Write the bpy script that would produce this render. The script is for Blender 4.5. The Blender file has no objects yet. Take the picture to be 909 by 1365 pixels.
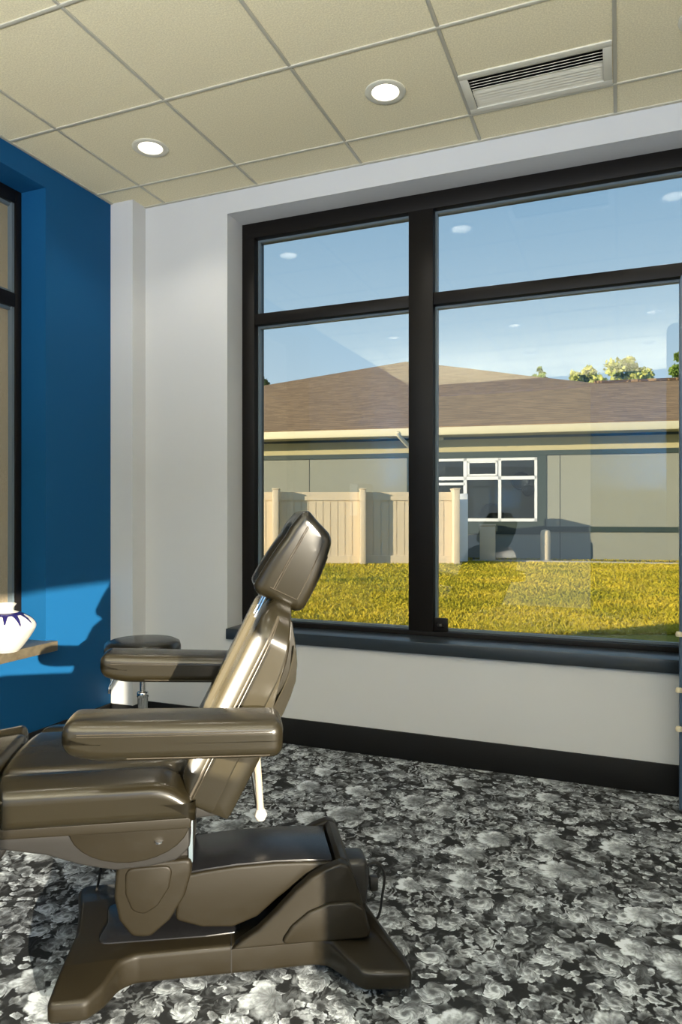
import bpy, bmesh, math, random
import numpy as np
from mathutils import Vector, Matrix
random.seed(7); rng = np.random.default_rng(7)
PI = math.pi
scene = bpy.context.scene
COL = scene.collection
R = math.radians

# ------------------------------------------------------------------ materials
class N:
    def __init__(s, mat):
        s.t = mat.node_tree; s.n = s.t.nodes; s.l = s.t.links
    def new(s, typ, **k):
        n = s.n.new(typ)
        for a, b in k.items(): setattr(n, a, b)
        return n
    def link(s, a, b): s.l.new(a, b)
    def put(s, sock, val):
        if hasattr(val, 'links'): s.l.new(val, sock)
        else: sock.default_value = val
    def m(s, op, a, b=None, c=None, clamp=False):
        n = s.new('ShaderNodeMath', operation=op, use_clamp=clamp)
        s.put(n.inputs[0], a)
        if b is not None: s.put(n.inputs[1], b)
        if c is not None: s.put(n.inputs[2], c)
        return n.outputs[0]
    def vm(s, op, a, b=None):
        n = s.new('ShaderNodeVectorMath', operation=op)
        s.put(n.inputs[0], a)
        if b is not None: s.put(n.inputs[1], b)
        return n
    def mix(s, f, a, b):
        n = s.new('ShaderNodeMix', data_type='RGBA')
        s.put(n.inputs[0], f); s.put(n.inputs[6], a); s.put(n.inputs[7], b)
        return n.outputs[2]
    def mixf(s, f, a, b):
        n = s.new('ShaderNodeMix', data_type='FLOAT')
        s.put(n.inputs[0], f); s.put(n.inputs[2], a); s.put(n.inputs[3], b)
        return n.outputs[0]
    def step(s, x, lo, hi):
        n = s.new('ShaderNodeMapRange', interpolation_type='SMOOTHSTEP')
        s.put(n.inputs[0], x); s.put(n.inputs[1], lo); s.put(n.inputs[2], hi)
        return n.outputs[0]
    def noise(s, vec, scale, detail=3, rough=.5, dim='3D'):
        n = s.new('ShaderNodeTexNoise', noise_dimensions=dim)
        if vec is not None: s.put(n.inputs['Vector'], vec)
        n.inputs['Scale'].default_value = scale; n.inputs['Detail'].default_value = detail
        n.inputs['Roughness'].default_value = rough
        return n
    def obj(s): return s.new('ShaderNodeTexCoord').outputs['Object']
    def mapping(s, vec, scale=(1,1,1), rot=(0,0,0), loc=(0,0,0)):
        n = s.new('ShaderNodeMapping'); s.put(n.inputs[0], vec)
        n.inputs[1].default_value = loc; n.inputs[2].default_value = rot; n.inputs[3].default_value = scale
        return n.outputs[0]
    def ramp(s, f, stops):
        n = s.new('ShaderNodeValToRGB'); s.put(n.inputs[0], f)
        e = n.color_ramp.elements
        while len(e) > 1: e.remove(e[-1])
        e[0].position = stops[0][0]; e[0].color = (*stops[0][1], 1)
        for p, c in stops[1:]:
            q = e.new(p); q.color = (*c, 1)
        return n.outputs[0]
    def bump(s, h, strength, dist):
        n = s.new('ShaderNodeBump'); n.inputs['Strength'].default_value = strength
        n.inputs['Distance'].default_value = dist; s.put(n.inputs['Height'], h)
        return n.outputs[0]

def mat(name, col=(.5,.5,.5), rough=.5, metal=0., spec=.5, bump=None, vary=None, coat=0.):
    m = bpy.data.materials.new(name); m.use_nodes = True
    g = N(m); p = g.n['Principled BSDF']
    p.inputs['Base Color'].default_value = (*col, 1); p.inputs['Roughness'].default_value = rough
    p.inputs['Metallic'].default_value = metal; p.inputs['Specular IOR Level'].default_value = spec
    p.inputs['Coat Weight'].default_value = coat
    if vary:      # (scale, amount)
        nz = g.noise(g.obj(), vary[0], 4)
        c2 = tuple(c*(1-vary[1]) for c in col); c3 = tuple(min(1, c*(1+vary[1])) for c in col)
        g.link(g.mix(nz.outputs[0], (*c2, 1), (*c3, 1)), p.inputs['Base Color'])
    if bump:      # (scale, strength, distance)
        nz = g.noise(g.obj(), bump[0], 3)
        g.link(g.bump(nz.outputs[0], bump[1], bump[2]), p.inputs['Normal'])
    return m

M = {}
M['white'] = mat('white wall paint', (.53,.535,.535), .6, bump=(260,.08,.002))
M['blue'] = mat('blue wall paint', (.007,.070,.178), .5, spec=.08, bump=(180,.06,.002))
M['black'] = mat('black base trim', (.006,.006,.006), .6, spec=.25)
M['sill'] = mat('dark blue-black sill', (.02,.027,.034), .32)
M['frame'] = mat('dark bronze frame', (.007,.0058,.005), .45, spec=.18, bump=(200,.03,.001))
M['gasket'] = mat('grey gasket', (.10,.13,.15), .4)
M['grid'] = mat('ceiling grid', (.50,.47,.37), .5)
M['vent'] = mat('vent enamel', (.62,.59,.48), .45)
M['ventdark'] = mat('vent duct', (.03,.03,.025), .8)
M['trimwhite'] = mat('downlight trim', (.62,.59,.47), .45)
M['baffle'] = mat('downlight baffle', (.85,.82,.75), .4)
M['plastic'] = mat('charcoal plastic', (.0098,.0074,.0034), .52, spec=.2, coat=.25, bump=(420,.12,.001))
M['plastictop'] = mat('charcoal plastic cover', (.010,.010,.011), .27, spec=.5, bump=(420,.12,.001))
M['darkplastic'] = mat('black plastic', (.014,.013,.012), .4)
M['rubber'] = mat('rubber', (.01,.01,.01), .8)
M['chrome'] = mat('chrome', (.75,.75,.75), .12, metal=1)
M['handle'] = mat('pale handle', (.30,.26,.20), .5)
M['knob'] = mat('white knob', (.45,.42,.38), .4)
M['thread'] = mat('stitching thread', (.030,.023,.013), .7)
M['vase'] = mat('white glaze', (.44,.425,.38), .25, bump=(60,.1,.002))
M['ledge'] = mat('dark wood ledge', (.085,.07,.045), .35, vary=(40,.6))
M['stucco'] = mat('grey green stucco', (.25,.255,.215), .9, bump=(60,.3,.01), vary=(2,.06))
M['cream'] = mat('cream fascia', (.62,.56,.38), .6)
M['soffit'] = mat('cream soffit', (.5,.45,.28), .7)
M['greentrim'] = mat('dark green band', (.028,.045,.040), .6)
M['vinylfence'] = mat('beige vinyl fence', (.66,.55,.40), .5)
M['winwhite'] = mat('white window frame', (.75,.77,.8), .4)
M['concrete'] = mat('concrete', (.42,.39,.33), .9, vary=(8,.15))
M['mulch'] = mat('dark mulch', (.06,.055,.06), .95, vary=(30,.5))
M['tan'] = mat('tan interior', (.42,.35,.25), .8)
M['bark'] = mat('bark', (.09,.065,.04), .9, vary=(20,.3))
M['decor'] = mat('dark round decor', (.03,.028,.02), .6)
M['panelblue'] = mat('blue grey panel', (.05,.085,.13), .3)
M['bone'] = mat('bone knob', (.55,.48,.33), .4)

# black vinyl upholstery
def vinyl():
    m = mat('black vinyl', (.0095,.0072,.0026), .5, spec=.10, coat=.75)
    g = N(m); p = g.n['Principled BSDF']; o = g.obj()
    v = g.new('ShaderNodeTexVoronoi'); v.inputs['Scale'].default_value = 420; g.link(o, v.inputs['Vector'])
    n = g.noise(o, 18, 3)
    h = g.m('ADD', g.m('MULTIPLY', v.outputs['Distance'], .5), g.m('MULTIPLY', n.outputs[0], 1.3))
    g.link(g.bump(h, .12, .0008), p.inputs['Normal'])
    p.inputs['Coat Roughness'].default_value = .22; p.inputs['Coat IOR'].default_value = 1.55
    g.link(g.bump(v.outputs['Distance'], .10, .0006), p.inputs['Coat Normal'])
    g.link(g.mixf(n.outputs[0], .45, .56), p.inputs['Roughness'])
    return m
M['vinyl'] = vinyl()

def ceiling_mat():
    m = mat('ceiling tile', (.66,.625,.50), .85)
    g = N(m); p = g.n['Principled BSDF']; o = g.obj()
    a = g.noise(o, 160, 2, .6).outputs[0]
    g.link(g.mix(g.step(a, .35, .7), (.66,.585,.38,1), (.80,.715,.48,1)), p.inputs['Base Color'])
    g.link(g.bump(a, .25, .003), p.inputs['Normal'])
    return m
M['tile'] = ceiling_mat()

def carpet_mat():
    m = mat('floral carpet', (.2,.2,.2), .9, spec=.25)
    g = N(m); p = g.n['Principled BSDF']; o = g.obj()
    warpn = g.noise(o, 7, 3)
    warp = g.vm('SCALE', g.vm('SUBTRACT', warpn.outputs['Color'], (.5,.5,.5)).outputs[0]); warp.inputs['Scale'].default_value = .06
    warp2 = g.vm('SCALE', g.vm('SUBTRACT', g.noise(o, 32, 3).outputs['Color'], (.5,.5,.5)).outputs[0]); warp2.inputs['Scale'].default_value = .022
    P = g.vm('ADD', g.vm('ADD', o, warp.outputs[0]).outputs[0], warp2.outputs[0]).outputs[0]
    fine = g.noise(o, 55, 5, .65).outputs[0]
    # leaves and stems behind the flowers: streaky, mostly dark
    sw = g.noise(o, 4, 2)
    wv = g.new('ShaderNodeTexWave', wave_type='BANDS'); wv.inputs['Scale'].default_value = 9
    wv.inputs['Distortion'].default_value = 16; wv.inputs['Detail'].default_value = 4; wv.inputs['Detail Scale'].default_value = 1.7
    g.link(P, wv.inputs['Vector'])
    leaf = g.m('MULTIPLY', g.step(wv.outputs['Fac'], .25, 1.0), g.step(sw.outputs[0], .36, .66))
    tone = g.m('ADD', .012, g.m('MULTIPLY', g.m('MULTIPLY', leaf, leaf), g.m('MULTIPLY', fine, .75)))
    def layer(tone, scale, petals, size, keep, lo, hi, off, curl, depth):
        v = g.mapping(P, (scale, scale, scale), (0,0,off), (off*3.1, off*1.7, 0))
        f = g.vm('MULTIPLY', v, (1,1,0)).outputs[0]
        vo = g.new('ShaderNodeTexVoronoi', voronoi_dimensions='2D', feature='F1')
        vo.inputs['Scale'].default_value = 1; vo.inputs['Randomness'].default_value = .85
        g.link(f, vo.inputs['Vector'])
        d = g.vm('SUBTRACT', f, vo.outputs['Position']).outputs[0]
        sp = g.new('ShaderNodeSeparateXYZ'); g.link(d, sp.inputs[0])
        cr = g.new('ShaderNodeSeparateColor'); g.link(vo.outputs['Color'], cr.inputs[0])
        # stretch each flower a little its own way
        dx = g.m('MULTIPLY', sp.outputs[0], g.m('ADD', .8, g.m('MULTIPLY', cr.outputs[2], .5)))
        r = g.m('SQRT', g.m('ADD', g.m('MULTIPLY', dx, dx), g.m('MULTIPLY', sp.outputs[1], sp.outputs[1])))
        ang = g.m('ADD', g.m('ARCTAN2', sp.outputs[1], dx), g.m('MULTIPLY', cr.outputs[1], 6.28))
        ang = g.m('ADD', ang, g.m('MULTIPLY', r, curl))
        pet = g.m('ABSOLUTE', g.m('SINE', g.m('MULTIPLY', ang, petals/2)))
        pet = g.m('POWER', pet, .6)
        rad = g.m('MULTIPLY', g.m('ADD', .70, g.m('MULTIPLY', pet, .30)), g.m('MULTIPLY', size, g.m('ADD', .75, g.m('MULTIPLY', cr.outputs[1], .4))))
        rad = g.m('ADD', rad, g.m('MULTIPLY', g.m('SUBTRACT', fine, .5), .12))
        rel = g.m('DIVIDE', r, rad)
        mask = g.m('MULTIPLY', g.m('SUBTRACT', 1, g.step(rel, .9, 1.03)), g.step(cr.outputs[0], keep, keep+.02))
        vein = g.m('SINE', g.m('MULTIPLY', ang, petals*3.))
        ring = g.m('SINE', g.m('ADD', g.m('MULTIPLY', rel, depth), g.m('MULTIPLY', fine, 5)))
        base = g.mixf(cr.outputs[2], lo, hi)
        t = g.m('MULTIPLY', base, g.m('ADD', .62, g.m('MULTIPLY', pet, .38)))
        t = g.m('MULTIPLY', t, g.m('ADD', .86, g.m('MULTIPLY', vein, .12)))
        t = g.m('MULTIPLY', t, g.m('ADD', .78, g.m('MULTIPLY', ring, .26)))
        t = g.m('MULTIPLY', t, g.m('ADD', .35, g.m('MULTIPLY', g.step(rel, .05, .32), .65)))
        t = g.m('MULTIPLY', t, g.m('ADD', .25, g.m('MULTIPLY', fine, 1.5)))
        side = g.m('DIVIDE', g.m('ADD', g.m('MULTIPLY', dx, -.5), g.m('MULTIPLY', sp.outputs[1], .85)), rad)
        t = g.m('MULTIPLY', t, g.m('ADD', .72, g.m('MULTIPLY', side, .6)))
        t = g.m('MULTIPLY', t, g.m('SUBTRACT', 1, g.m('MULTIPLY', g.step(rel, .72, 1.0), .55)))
        return g.mixf(mask, tone, t)
    tone = layer(tone, 17, 6, .60, .45, .06, .40, .3, 3, 9)
    tone = layer(tone, 26, 5, .50, .60, .25, .80, 1.1, 2, 7)
    tone = layer(tone, 12, 9, .46, .55, .06, .70, 2.2, 4.5, 13)
    tone = layer(tone, 10, 9, .44, .52, .50, 1.05, 3.7, 5.5, 13)
    tone = layer(tone, 32, 5, .50, .70, .40, .95, 4.4, 2, 6)
    tone = layer(tone, 6.2, 6, .42, .72, .60, 1.1, 5.3, .8, 6)
    tone = g.m('MINIMUM', g.m('MAXIMUM', tone, .010), .60)
    cc = g.new('ShaderNodeCombineColor')
    g.link(g.m('MULTIPLY', tone, .92), cc.inputs[0]); g.link(tone, cc.inputs[1]); g.link(g.m('MULTIPLY', tone, 1.07), cc.inputs[2])
    g.link(cc.outputs[0], p.inputs['Base Color'])
    pile = g.noise(o, 900, 2).outputs[0]
    g.link(g.bump(pile, .35, .003), p.inputs['Normal'])
    return m
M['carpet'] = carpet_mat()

def glass_mat(name, tint=(.79,.81,.815), k=1.0):
    m = bpy.data.materials.new(name); m.use_nodes = True; g = N(m); g.n.clear()
    out = g.new('ShaderNodeOutputMaterial'); tr = g.new('ShaderNodeBsdfTransparent'); gl = g.new('ShaderNodeBsdfGlossy')
    tr.inputs[0].default_value = (*tint, 1); gl.inputs['Roughness'].default_value = .0
    fr = g.new('ShaderNodeFresnel'); fr.inputs[0].default_value = 1.5
    mx = g.new('ShaderNodeMixShader'); g.link(g.m('MULTIPLY', fr.outputs[0], k, clamp=True), mx.inputs[0])
    g.link(tr.outputs[0], mx.inputs[1]); g.link(gl.outputs[0], mx.inputs[2]); g.link(mx.outputs[0], out.inputs[0])
    return m
M['glass'] = glass_mat('window glass')
M['glassdark'] = glass_mat('neighbour window glass', (.86,.88,.84))

def shade_mat():
    m = bpy.data.materials.new('woven roller shade'); m.use_nodes = True; g = N(m); g.n.clear()
    out = g.new('ShaderNodeOutputMaterial'); di = g.new('ShaderNodeBsdfDiffuse'); tl = g.new('ShaderNodeBsdfTranslucent')
    o = g.obj()
    br = g.new('ShaderNodeTexBrick'); br.inputs['Scale'].default_value = 90
    g.link(g.mapping(o, (1,1,1), (0, R(90), 0)), br.inputs['Vector'])
    br.inputs['Color1'].default_value = (.80,.66,.48,1); br.inputs['Color2'].default_value = (.68,.55,.38,1); br.inputs['Mortar'].default_value = (.22,.17,.1,1)
    br.inputs['Mortar Size'].default_value = .06
    g.link(br.outputs[0], di.inputs[0]); g.link(br.outputs[0], tl.inputs[0])
    mx = g.new('ShaderNodeMixShader'); mx.inputs[0].default_value = .60
    g.link(di.outputs[0], mx.inputs[1]); g.link(tl.outputs[0], mx.inputs[2]); g.link(mx.outputs[0], out.inputs[0])
    return m
M['shade'] = shade_mat()

def emit(name, col, s):
    m = bpy.data.materials.new(name); m.use_nodes = True; g = N(m); g.n.clear()
    out = g.new('ShaderNodeOutputMaterial'); e = g.new('ShaderNodeEmission')
    e.inputs[0].default_value = (*col, 1); e.inputs[1].default_value = s; g.link(e.outputs[0], out.inputs[0])
    return m
M['lamp'] = emit('lamp diffuser', (1,.95,.84), 22)

def shingle_mat():
    m = mat('asphalt shingles', (.2,.13,.08), .95)
    g = N(m); p = g.n['Principled BSDF']; o = g.obj()
    br = g.new('ShaderNodeTexBrick'); br.offset = .37
    br.inputs['Scale'].default_value = 1; br.inputs['Brick Width'].default_value = .33; br.inputs['Row Height'].default_value = .145
    br.inputs['Mortar Size'].default_value = .0; br.inputs['Bias'].default_value = 0; br.inputs['Mortar Smooth'].default_value = .3
    br.inputs['Color1'].default_value = (.42,.265,.125,1); br.inputs['Color2'].default_value = (.27,.165,.075,1); br.inputs['Mortar'].default_value = (.09,.055,.03,1)
    g.link(o, br.inputs['Vector'])
    n = g.noise(o, 30, 4, .7).outputs[0]
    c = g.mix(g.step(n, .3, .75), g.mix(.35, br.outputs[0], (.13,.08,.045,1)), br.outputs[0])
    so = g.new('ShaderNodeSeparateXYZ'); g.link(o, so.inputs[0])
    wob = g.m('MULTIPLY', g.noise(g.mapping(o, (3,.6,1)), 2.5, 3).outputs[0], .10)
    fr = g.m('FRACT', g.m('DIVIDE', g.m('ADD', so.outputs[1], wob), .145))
    g.link(g.mix(g.step(fr, .62, .92), c, (.085,.052,.03,1)), p.inputs['Base Color'])  # dark course lines paint the shadow under each shingle row
    return m
M['shingle'] = shingle_mat()

def grass_mat(name, blades):
    m = mat(name, (.2,.2,.04), .85, spec=.2)
    g = N(m); p = g.n['Principled BSDF']
    o = g.new('ShaderNodeNewGeometry').outputs['Position']
    a = g.noise(o, .9, 4, .6).outputs[0]; b = g.noise(o, 22, 4, .7).outputs[0]
    f = g.m('ADD', g.m('MULTIPLY', a, .55), g.m('MULTIPLY', b, .45))
    k = 1.25 if blades else 1.15
    c = g.ramp(f, [(.30, (.13*k,.14*k,.010*k)), (.45, (.33*k,.28*k,.018*k)), (.58, (.50*k,.38*k,.035*k)), (.72, (.62*k,.46*k,.11*k))])
    g.link(c, p.inputs['Base Color'])
    if not blades: g.link(g.bump(g.noise(o, 60, 4, .8).outputs[0], 1., .04), p.inputs['Normal'])
    return m
M['grass'] = grass_mat('grass blades', True); M['lawn'] = grass_mat('lawn soil', False)

def leaf_mat(name, c1, c2):
    m = mat(name, c1, .7, spec=.2)
    g = N(m); p = g.n['Principled BSDF']
    o = g.new('ShaderNodeNewGeometry').outputs['Position']
    n = g.noise(o, 2.5, 4, .7).outputs[0]
    g.link(g.ramp(n, [(.35, c1), (.65, c2)]), p.inputs['Base Color'])
    return m
M['leafyellow'] = leaf_mat('yellow green leaves', (.26,.30,.06), (.58,.56,.16))
M['leafgreen'] = leaf_mat('green leaves', (.10,.17,.03), (.26,.36,.07))
M['leafdark'] = leaf_mat('dark leaves', (.035,.06,.02), (.09,.13,.04))

# ------------------------------------------------------------------ object helpers
def empty(name, loc=(0,0,0), rz=0., parent=None):
    o = bpy.data.objects.new(name, None); o.empty_display_size = .1
    COL.objects.link(o); o.location = loc; o.rotation_euler = (0,0,rz)
    if parent: o.parent = parent
    return o
def tag(o, label, cat, group=None, kind=None):
    o['label'] = label; o['category'] = cat
    if group: o['group'] = group
    if kind: o['kind'] = kind
    return o
def struct(o): o['kind'] = 'structure'; return o

def link_mesh(name, me, m, parent=None, smooth=True, sharp=40):
    if m is not None: me.materials.append(m)
    if smooth:
        bm = bmesh.new(); bm.from_mesh(me)
        for f in bm.faces: f.smooth = True
        lim = R(sharp)
        for e in bm.edges:
            if len(e.link_faces) == 2 and e.calc_face_angle(0) > lim: e.smooth = False
        bm.to_mesh(me); bm.free()
    o = bpy.data.objects.new(name, me); COL.objects.link(o)
    if parent: o.parent = parent
    return o
def from_bm(name, bm, m, parent=None, smooth=True, sharp=40, bevel=0, seg=2, angle=30):
    bmesh.ops.remove_doubles(bm, verts=bm.verts, dist=1e-6)
    bmesh.ops.recalc_face_normals(bm, faces=bm.faces)
    if bevel:
        es = [e for e in bm.edges if len(e.link_faces) == 2 and e.calc_face_angle(0) > R(angle)]
        bmesh.ops.bevel(bm, geom=es, offset=bevel, offset_type='OFFSET', segments=seg, profile=.5, affect='EDGES', clamp_overlap=True)
    me = bpy.data.meshes.new(name); bm.to_mesh(me); bm.free()
    return link_mesh(name, me, m, parent, smooth, sharp)

def add_box(bm, x0, x1, y0, y1, z0, z1, mtx=None):
    vs = [bm.verts.new((x, y, z)) for x in (x0,x1) for y in (y0,y1) for z in (z0,z1)]
    for q in ((0,1,3,2),(4,6,7,5),(0,4,5,1),(2,3,7,6),(0,2,6,4),(1,5,7,3)):
        bm.faces.new([vs[i] for i in q])
    if mtx is not None:
        for v in vs: v.co = mtx @ v.co
def box(name, b, m, parent=None, bevel=0, seg=2, mtx=None):
    bm = bmesh.new()
    add_box(bm, *b, mtx=mtx)
    return from_bm(name, bm, m, parent, smooth=bool(bevel), bevel=bevel, seg=seg)
def boxes(name, bs, m, parent=None, bevel=0):
    bm = bmesh.new()
    for b in bs: add_box(bm, *b)
    bmesh.ops.recalc_face_normals(bm, faces=bm.faces)
    if bevel:
        es = [e for e in bm.edges if len(e.link_faces) == 2 and e.calc_face_angle(0) > R(30)]
        bmesh.ops.bevel(bm, geom=es, offset=bevel, offset_type='OFFSET', segments=2, profile=.5, affect='EDGES', clamp_overlap=True)
    me = bpy.data.meshes.new(name); bm.to_mesh(me); bm.free()
    return link_mesh(name, me, m, parent, bool(bevel))

def fillet(pts, r, n=5):
    """round the corners of a closed 2D polygon; r = number or list"""
    out = []; L = len(pts)
    for i, p in enumerate(pts):
        rr = r[i] if isinstance(r, (list, tuple)) else r
        p = Vector(p); a = Vector(pts[i-1]) - p; b = Vector(pts[(i+1) % L]) - p
        la, lb = a.length, b.length
        if rr <= 0: out.append((p.x, p.y)); continue
        a.normalize(); b.normalize()
        cosx = max(-1, min(1, a.dot(b))); th = math.acos(cosx)
        if th > PI-.05: out.append((p.x, p.y)); continue
        t = min(rr/math.tan(th/2), la*.48, lb*.48)
        s = p + a*t; e = p + b*t
        for k in range(n+1):
            f = k/n
            q = s*(1-f)**2 + p*2*f*(1-f) + e*f*f
            out.append((q.x, q.y))
    return out
def prism(name, pts, y0, y1, m, parent=None, bevel=.006, seg=3, fr=0, axis='y', fn=None, sharp=40):
    """profile (x,z) swept along y (axis 'y') or plan (x,y) swept along z (axis 'z')"""
    if fr: pts = fillet(pts, fr)
    bm = bmesh.new()
    def P(p, h): return (p[0], h, p[1]) if axis == 'y' else (p[0], p[1], h)
    a = [bm.verts.new(P(p, y0)) for p in pts]; b = [bm.verts.new(P(p, y1)) for p in pts]
    ca = bm.faces.new(a); cb = bm.faces.new(b[::-1]); n = len(pts)
    for i in range(n): bm.faces.new((a[i], a[(i+1)%n], b[(i+1)%n], b[i]))
    bmesh.ops.recalc_face_normals(bm, faces=bm.faces)
    if bevel:
        es = list(set(ca.edges) | set(cb.edges))
        bmesh.ops.bevel(bm, geom=es, offset=bevel, offset_type='OFFSET', segments=seg, profile=.5, affect='EDGES', clamp_overlap=True)
    if fn:
        for v in bm.verts: v.co = Vector(fn(*v.co))
    me = bpy.data.meshes.new(name); bm.to_mesh(me); bm.free()
    return link_mesh(name, me, m, parent, True, sharp)

def rbox(name, half, r, m, parent=None, fn=None, mid=10, arc=5, mtx=None):
    """soft padded block: a box with rounded edges, then bent by fn(x,y,z)"""
    def coords(h):
        c = [-h + r*(1-math.cos(PI/2*k/arc)) for k in range(arc)]
        inner = [(-h+r) + (2*h-2*r)*k/mid for k in range(mid+1)]
        return c + inner + [-q for q in c[::-1]]
    A = [coords(h) for h in half]
    bm = bmesh.new(); cache = {}
    def vert(p):
        key = tuple(round(q, 6) for q in p)
        if key in cache: return cache[key]
        c = Vector([max(-(h-r), min(h-r, q)) for q, h in zip(p, half)])
        d = Vector(p) - c
        q = c + (d.normalized()*r if d.length > 1e-9 else d)
        if fn: q = Vector(fn(*q))
        if mtx is not None: q = mtx @ q
        cache[key] = bm.verts.new(q); return cache[key]
    for ax in range(3):
        i, j = [k for k in range(3) if k != ax]
        for s in (-1, 1):
            for a in range(len(A[i])-1):
                for b in range(len(A[j])-1):
                    q = []
                    for (da, db) in ((0,0),(1,0),(1,1),(0,1)):
                        p = [0,0,0]; p[ax] = s*half[ax]; p[i] = A[i][a+da]; p[j] = A[j][b+db]; q.append(vert(p))
                    if len(set(q)) == 4: bm.faces.new(q)
                    elif len(set(q)) == 3:
                        u = []
                        [u.append(w) for w in q if w not in u]; bm.faces.new(u)
    bmesh.ops.recalc_face_normals(bm, faces=bm.faces)
    me = bpy.data.meshes.new(name); bm.to_mesh(me); bm.free()
    return link_mesh(name, me, m, parent, True, 70)

def tube(name, pts, rad, m, parent=None, n=10, closed=False):
    bm = bmesh.new(); pts = [Vector(p) for p in pts]; L = len(pts); rings = []
    up = Vector((0,0,1))
    for i, p in enumerate(pts):
        if closed: t = pts[(i+1)%L] - pts[i-1]
        else: t = pts[min(i+1, L-1)] - pts[max(i-1, 0)]
        t.normalize()
        a = t.cross(up)
        if a.length < 1e-3: a = t.cross(Vector((1,0,0)))
        a.normalize(); b = a.cross(t)
        rr = rad[i] if isinstance(rad, (list, tuple)) else rad
        rings.append([bm.verts.new(p + (a*math.cos(2*PI*k/n) + b*math.sin(2*PI*k/n))*rr) for k in range(n)])
    for i in range(L if closed else L-1):
        A, B = rings[i], rings[(i+1)%L]
        for k in range(n): bm.faces.new((A[k], A[(k+1)%n], B[(k+1)%n], B[k]))
    if not closed: bm.faces.new(rings[0][::-1]); bm.faces.new(rings[-1])
    return from_bm(name, bm, m, parent, sharp=60)
def lathe(name, prof, m, parent=None, n=40, loc=(0,0,0)):
    """prof: (r,z) from bottom to top"""
    bm = bmesh.new(); rings = []
    for r, z in prof:
        if r < 1e-5: rings.append([bm.verts.new((loc[0], loc[1], loc[2]+z))])
        else: rings.append([bm.verts.new((loc[0]+r*math.cos(2*PI*k/n), loc[1]+r*math.sin(2*PI*k/n), loc[2]+z)) for k in range(n)])
    for A, B in zip(rings, rings[1:]):
        for k in range(n):
            k2 = (k+1)%n
            if len(A) == 1 and len(B) == 1: continue
            if len(A) == 1: bm.faces.new((A[0], B[k], B[k2]))
            elif len(B) == 1: bm.faces.new((A[k], A[k2], B[0]))
            else: bm.faces.new((A[k], A[k2], B[k2], B[k]))
    return from_bm(name, bm, m, parent, sharp=50)
def smooth_path(pts, n=8):
    P = [Vector(p) for p in pts]; out = []
    for i in range(len(P)-1):
        p0, p1, p2, p3 = P[max(i-1,0)], P[i], P[i+1], P[min(i+2, len(P)-1)]
        for k in range(n):
            t = k/n
            out.append(.5*((2*p1) + (p2-p0)*t + (2*p0-5*p1+4*p2-p3)*t*t + (3*p1-p0-3*p2+p3)*t**3))
    out.append(P[-1]); return out

# ------------------------------------------------------------------ room
XL, XR, YB, YW, H = -2.76, 1.202, -2.345, 3.387, 3.05
WT = .20                      # wall thickness
CAMZ = 1.24
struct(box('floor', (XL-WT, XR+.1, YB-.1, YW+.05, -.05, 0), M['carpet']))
# window wall, with its opening
WX0, WX1, WZ0, WZ1 = -2.045, .98, .585, 2.925
boxes_w = [(XL-WT, WX0, YW, YW+WT, 0, H+.1), (WX1, XR+.1, YW, YW+WT, 0, H+.1), (WX0, WX1, YW, YW+WT, 0, WZ0), (WX0, WX1, YW, YW+WT, WZ1, H+.1)]
struct(boxes('wall_back', boxes_w, M['white']))
struct(box('trim_1', (XL, -2.602, 3.27, YW, 0, H), M['white']))         # boxed-out corner chase
# blue wall on the left, window opening
BY0, BY1, BZ0, BZ1 = 1.15, 2.775, .535, 2.93
CY0, CY1, CZ0, CZ1 = -.70, .07, 1.22, 1.60       # unseen opening added to pass the beam onto the backrest
struct(boxes('wall_left', [(XL-WT, XL, YB-.1, CY0, 0, H+.1), (XL-WT, XL, CY1, BY0, 0, H+.1), (XL-WT, XL, CY0, CY1, 0, CZ0), (XL-WT, XL, CY0, CY1, CZ1, H+.1), (XL-WT, XL, BY1, YW, 0, H+.1), (XL-WT, XL, BY0, BY1, 0, BZ0), (XL-WT, XL, BY0, BY1, BZ1, H+.1)], M['blue']))
# right wall: unseen bare opening added to shape the spot beam
OY0, OY1, OZ0, OZ1 = -.80, .12, .06, 1.60
struct(boxes('wall_right', [(XR, XR+.1, YB-.1, OY0, 0, H+.1), (XR, XR+.1, OY1, YW, 0, H+.1), (XR, XR+.1, OY0, OY1, 0, OZ0), (XR, XR+.1, OY0, OY1, OZ1, H+.1)], M['white']))
# wall behind the camera: unseen wide opening added to let in sky fill
struct(boxes('wall_front', [(XL, -2.6, YB-.1, YB, 0, H+.1), (-.35, XR, YB-.1, YB, 0, H+.1), (-2.6, -.35, YB-.1, YB, 2.9, H+.1)], M['blue']))
# skirting
BH = .137
struct(boxes('baseboard_back', [(-2.602, XR, YW-.014, YW, 0, BH)], M['black'], bevel=.003))
struct(boxes('baseboard_left', [(XL, XL+.014, YB, 3.256, 0, BH)], M['black'], bevel=.003))
struct(boxes('baseboard_corner', [(XL, -2.602, 3.256, 3.27, 0, BH), (-2.602, -2.588, 3.256, YW-.014, 0, BH)], M['black'], bevel=.003))

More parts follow.
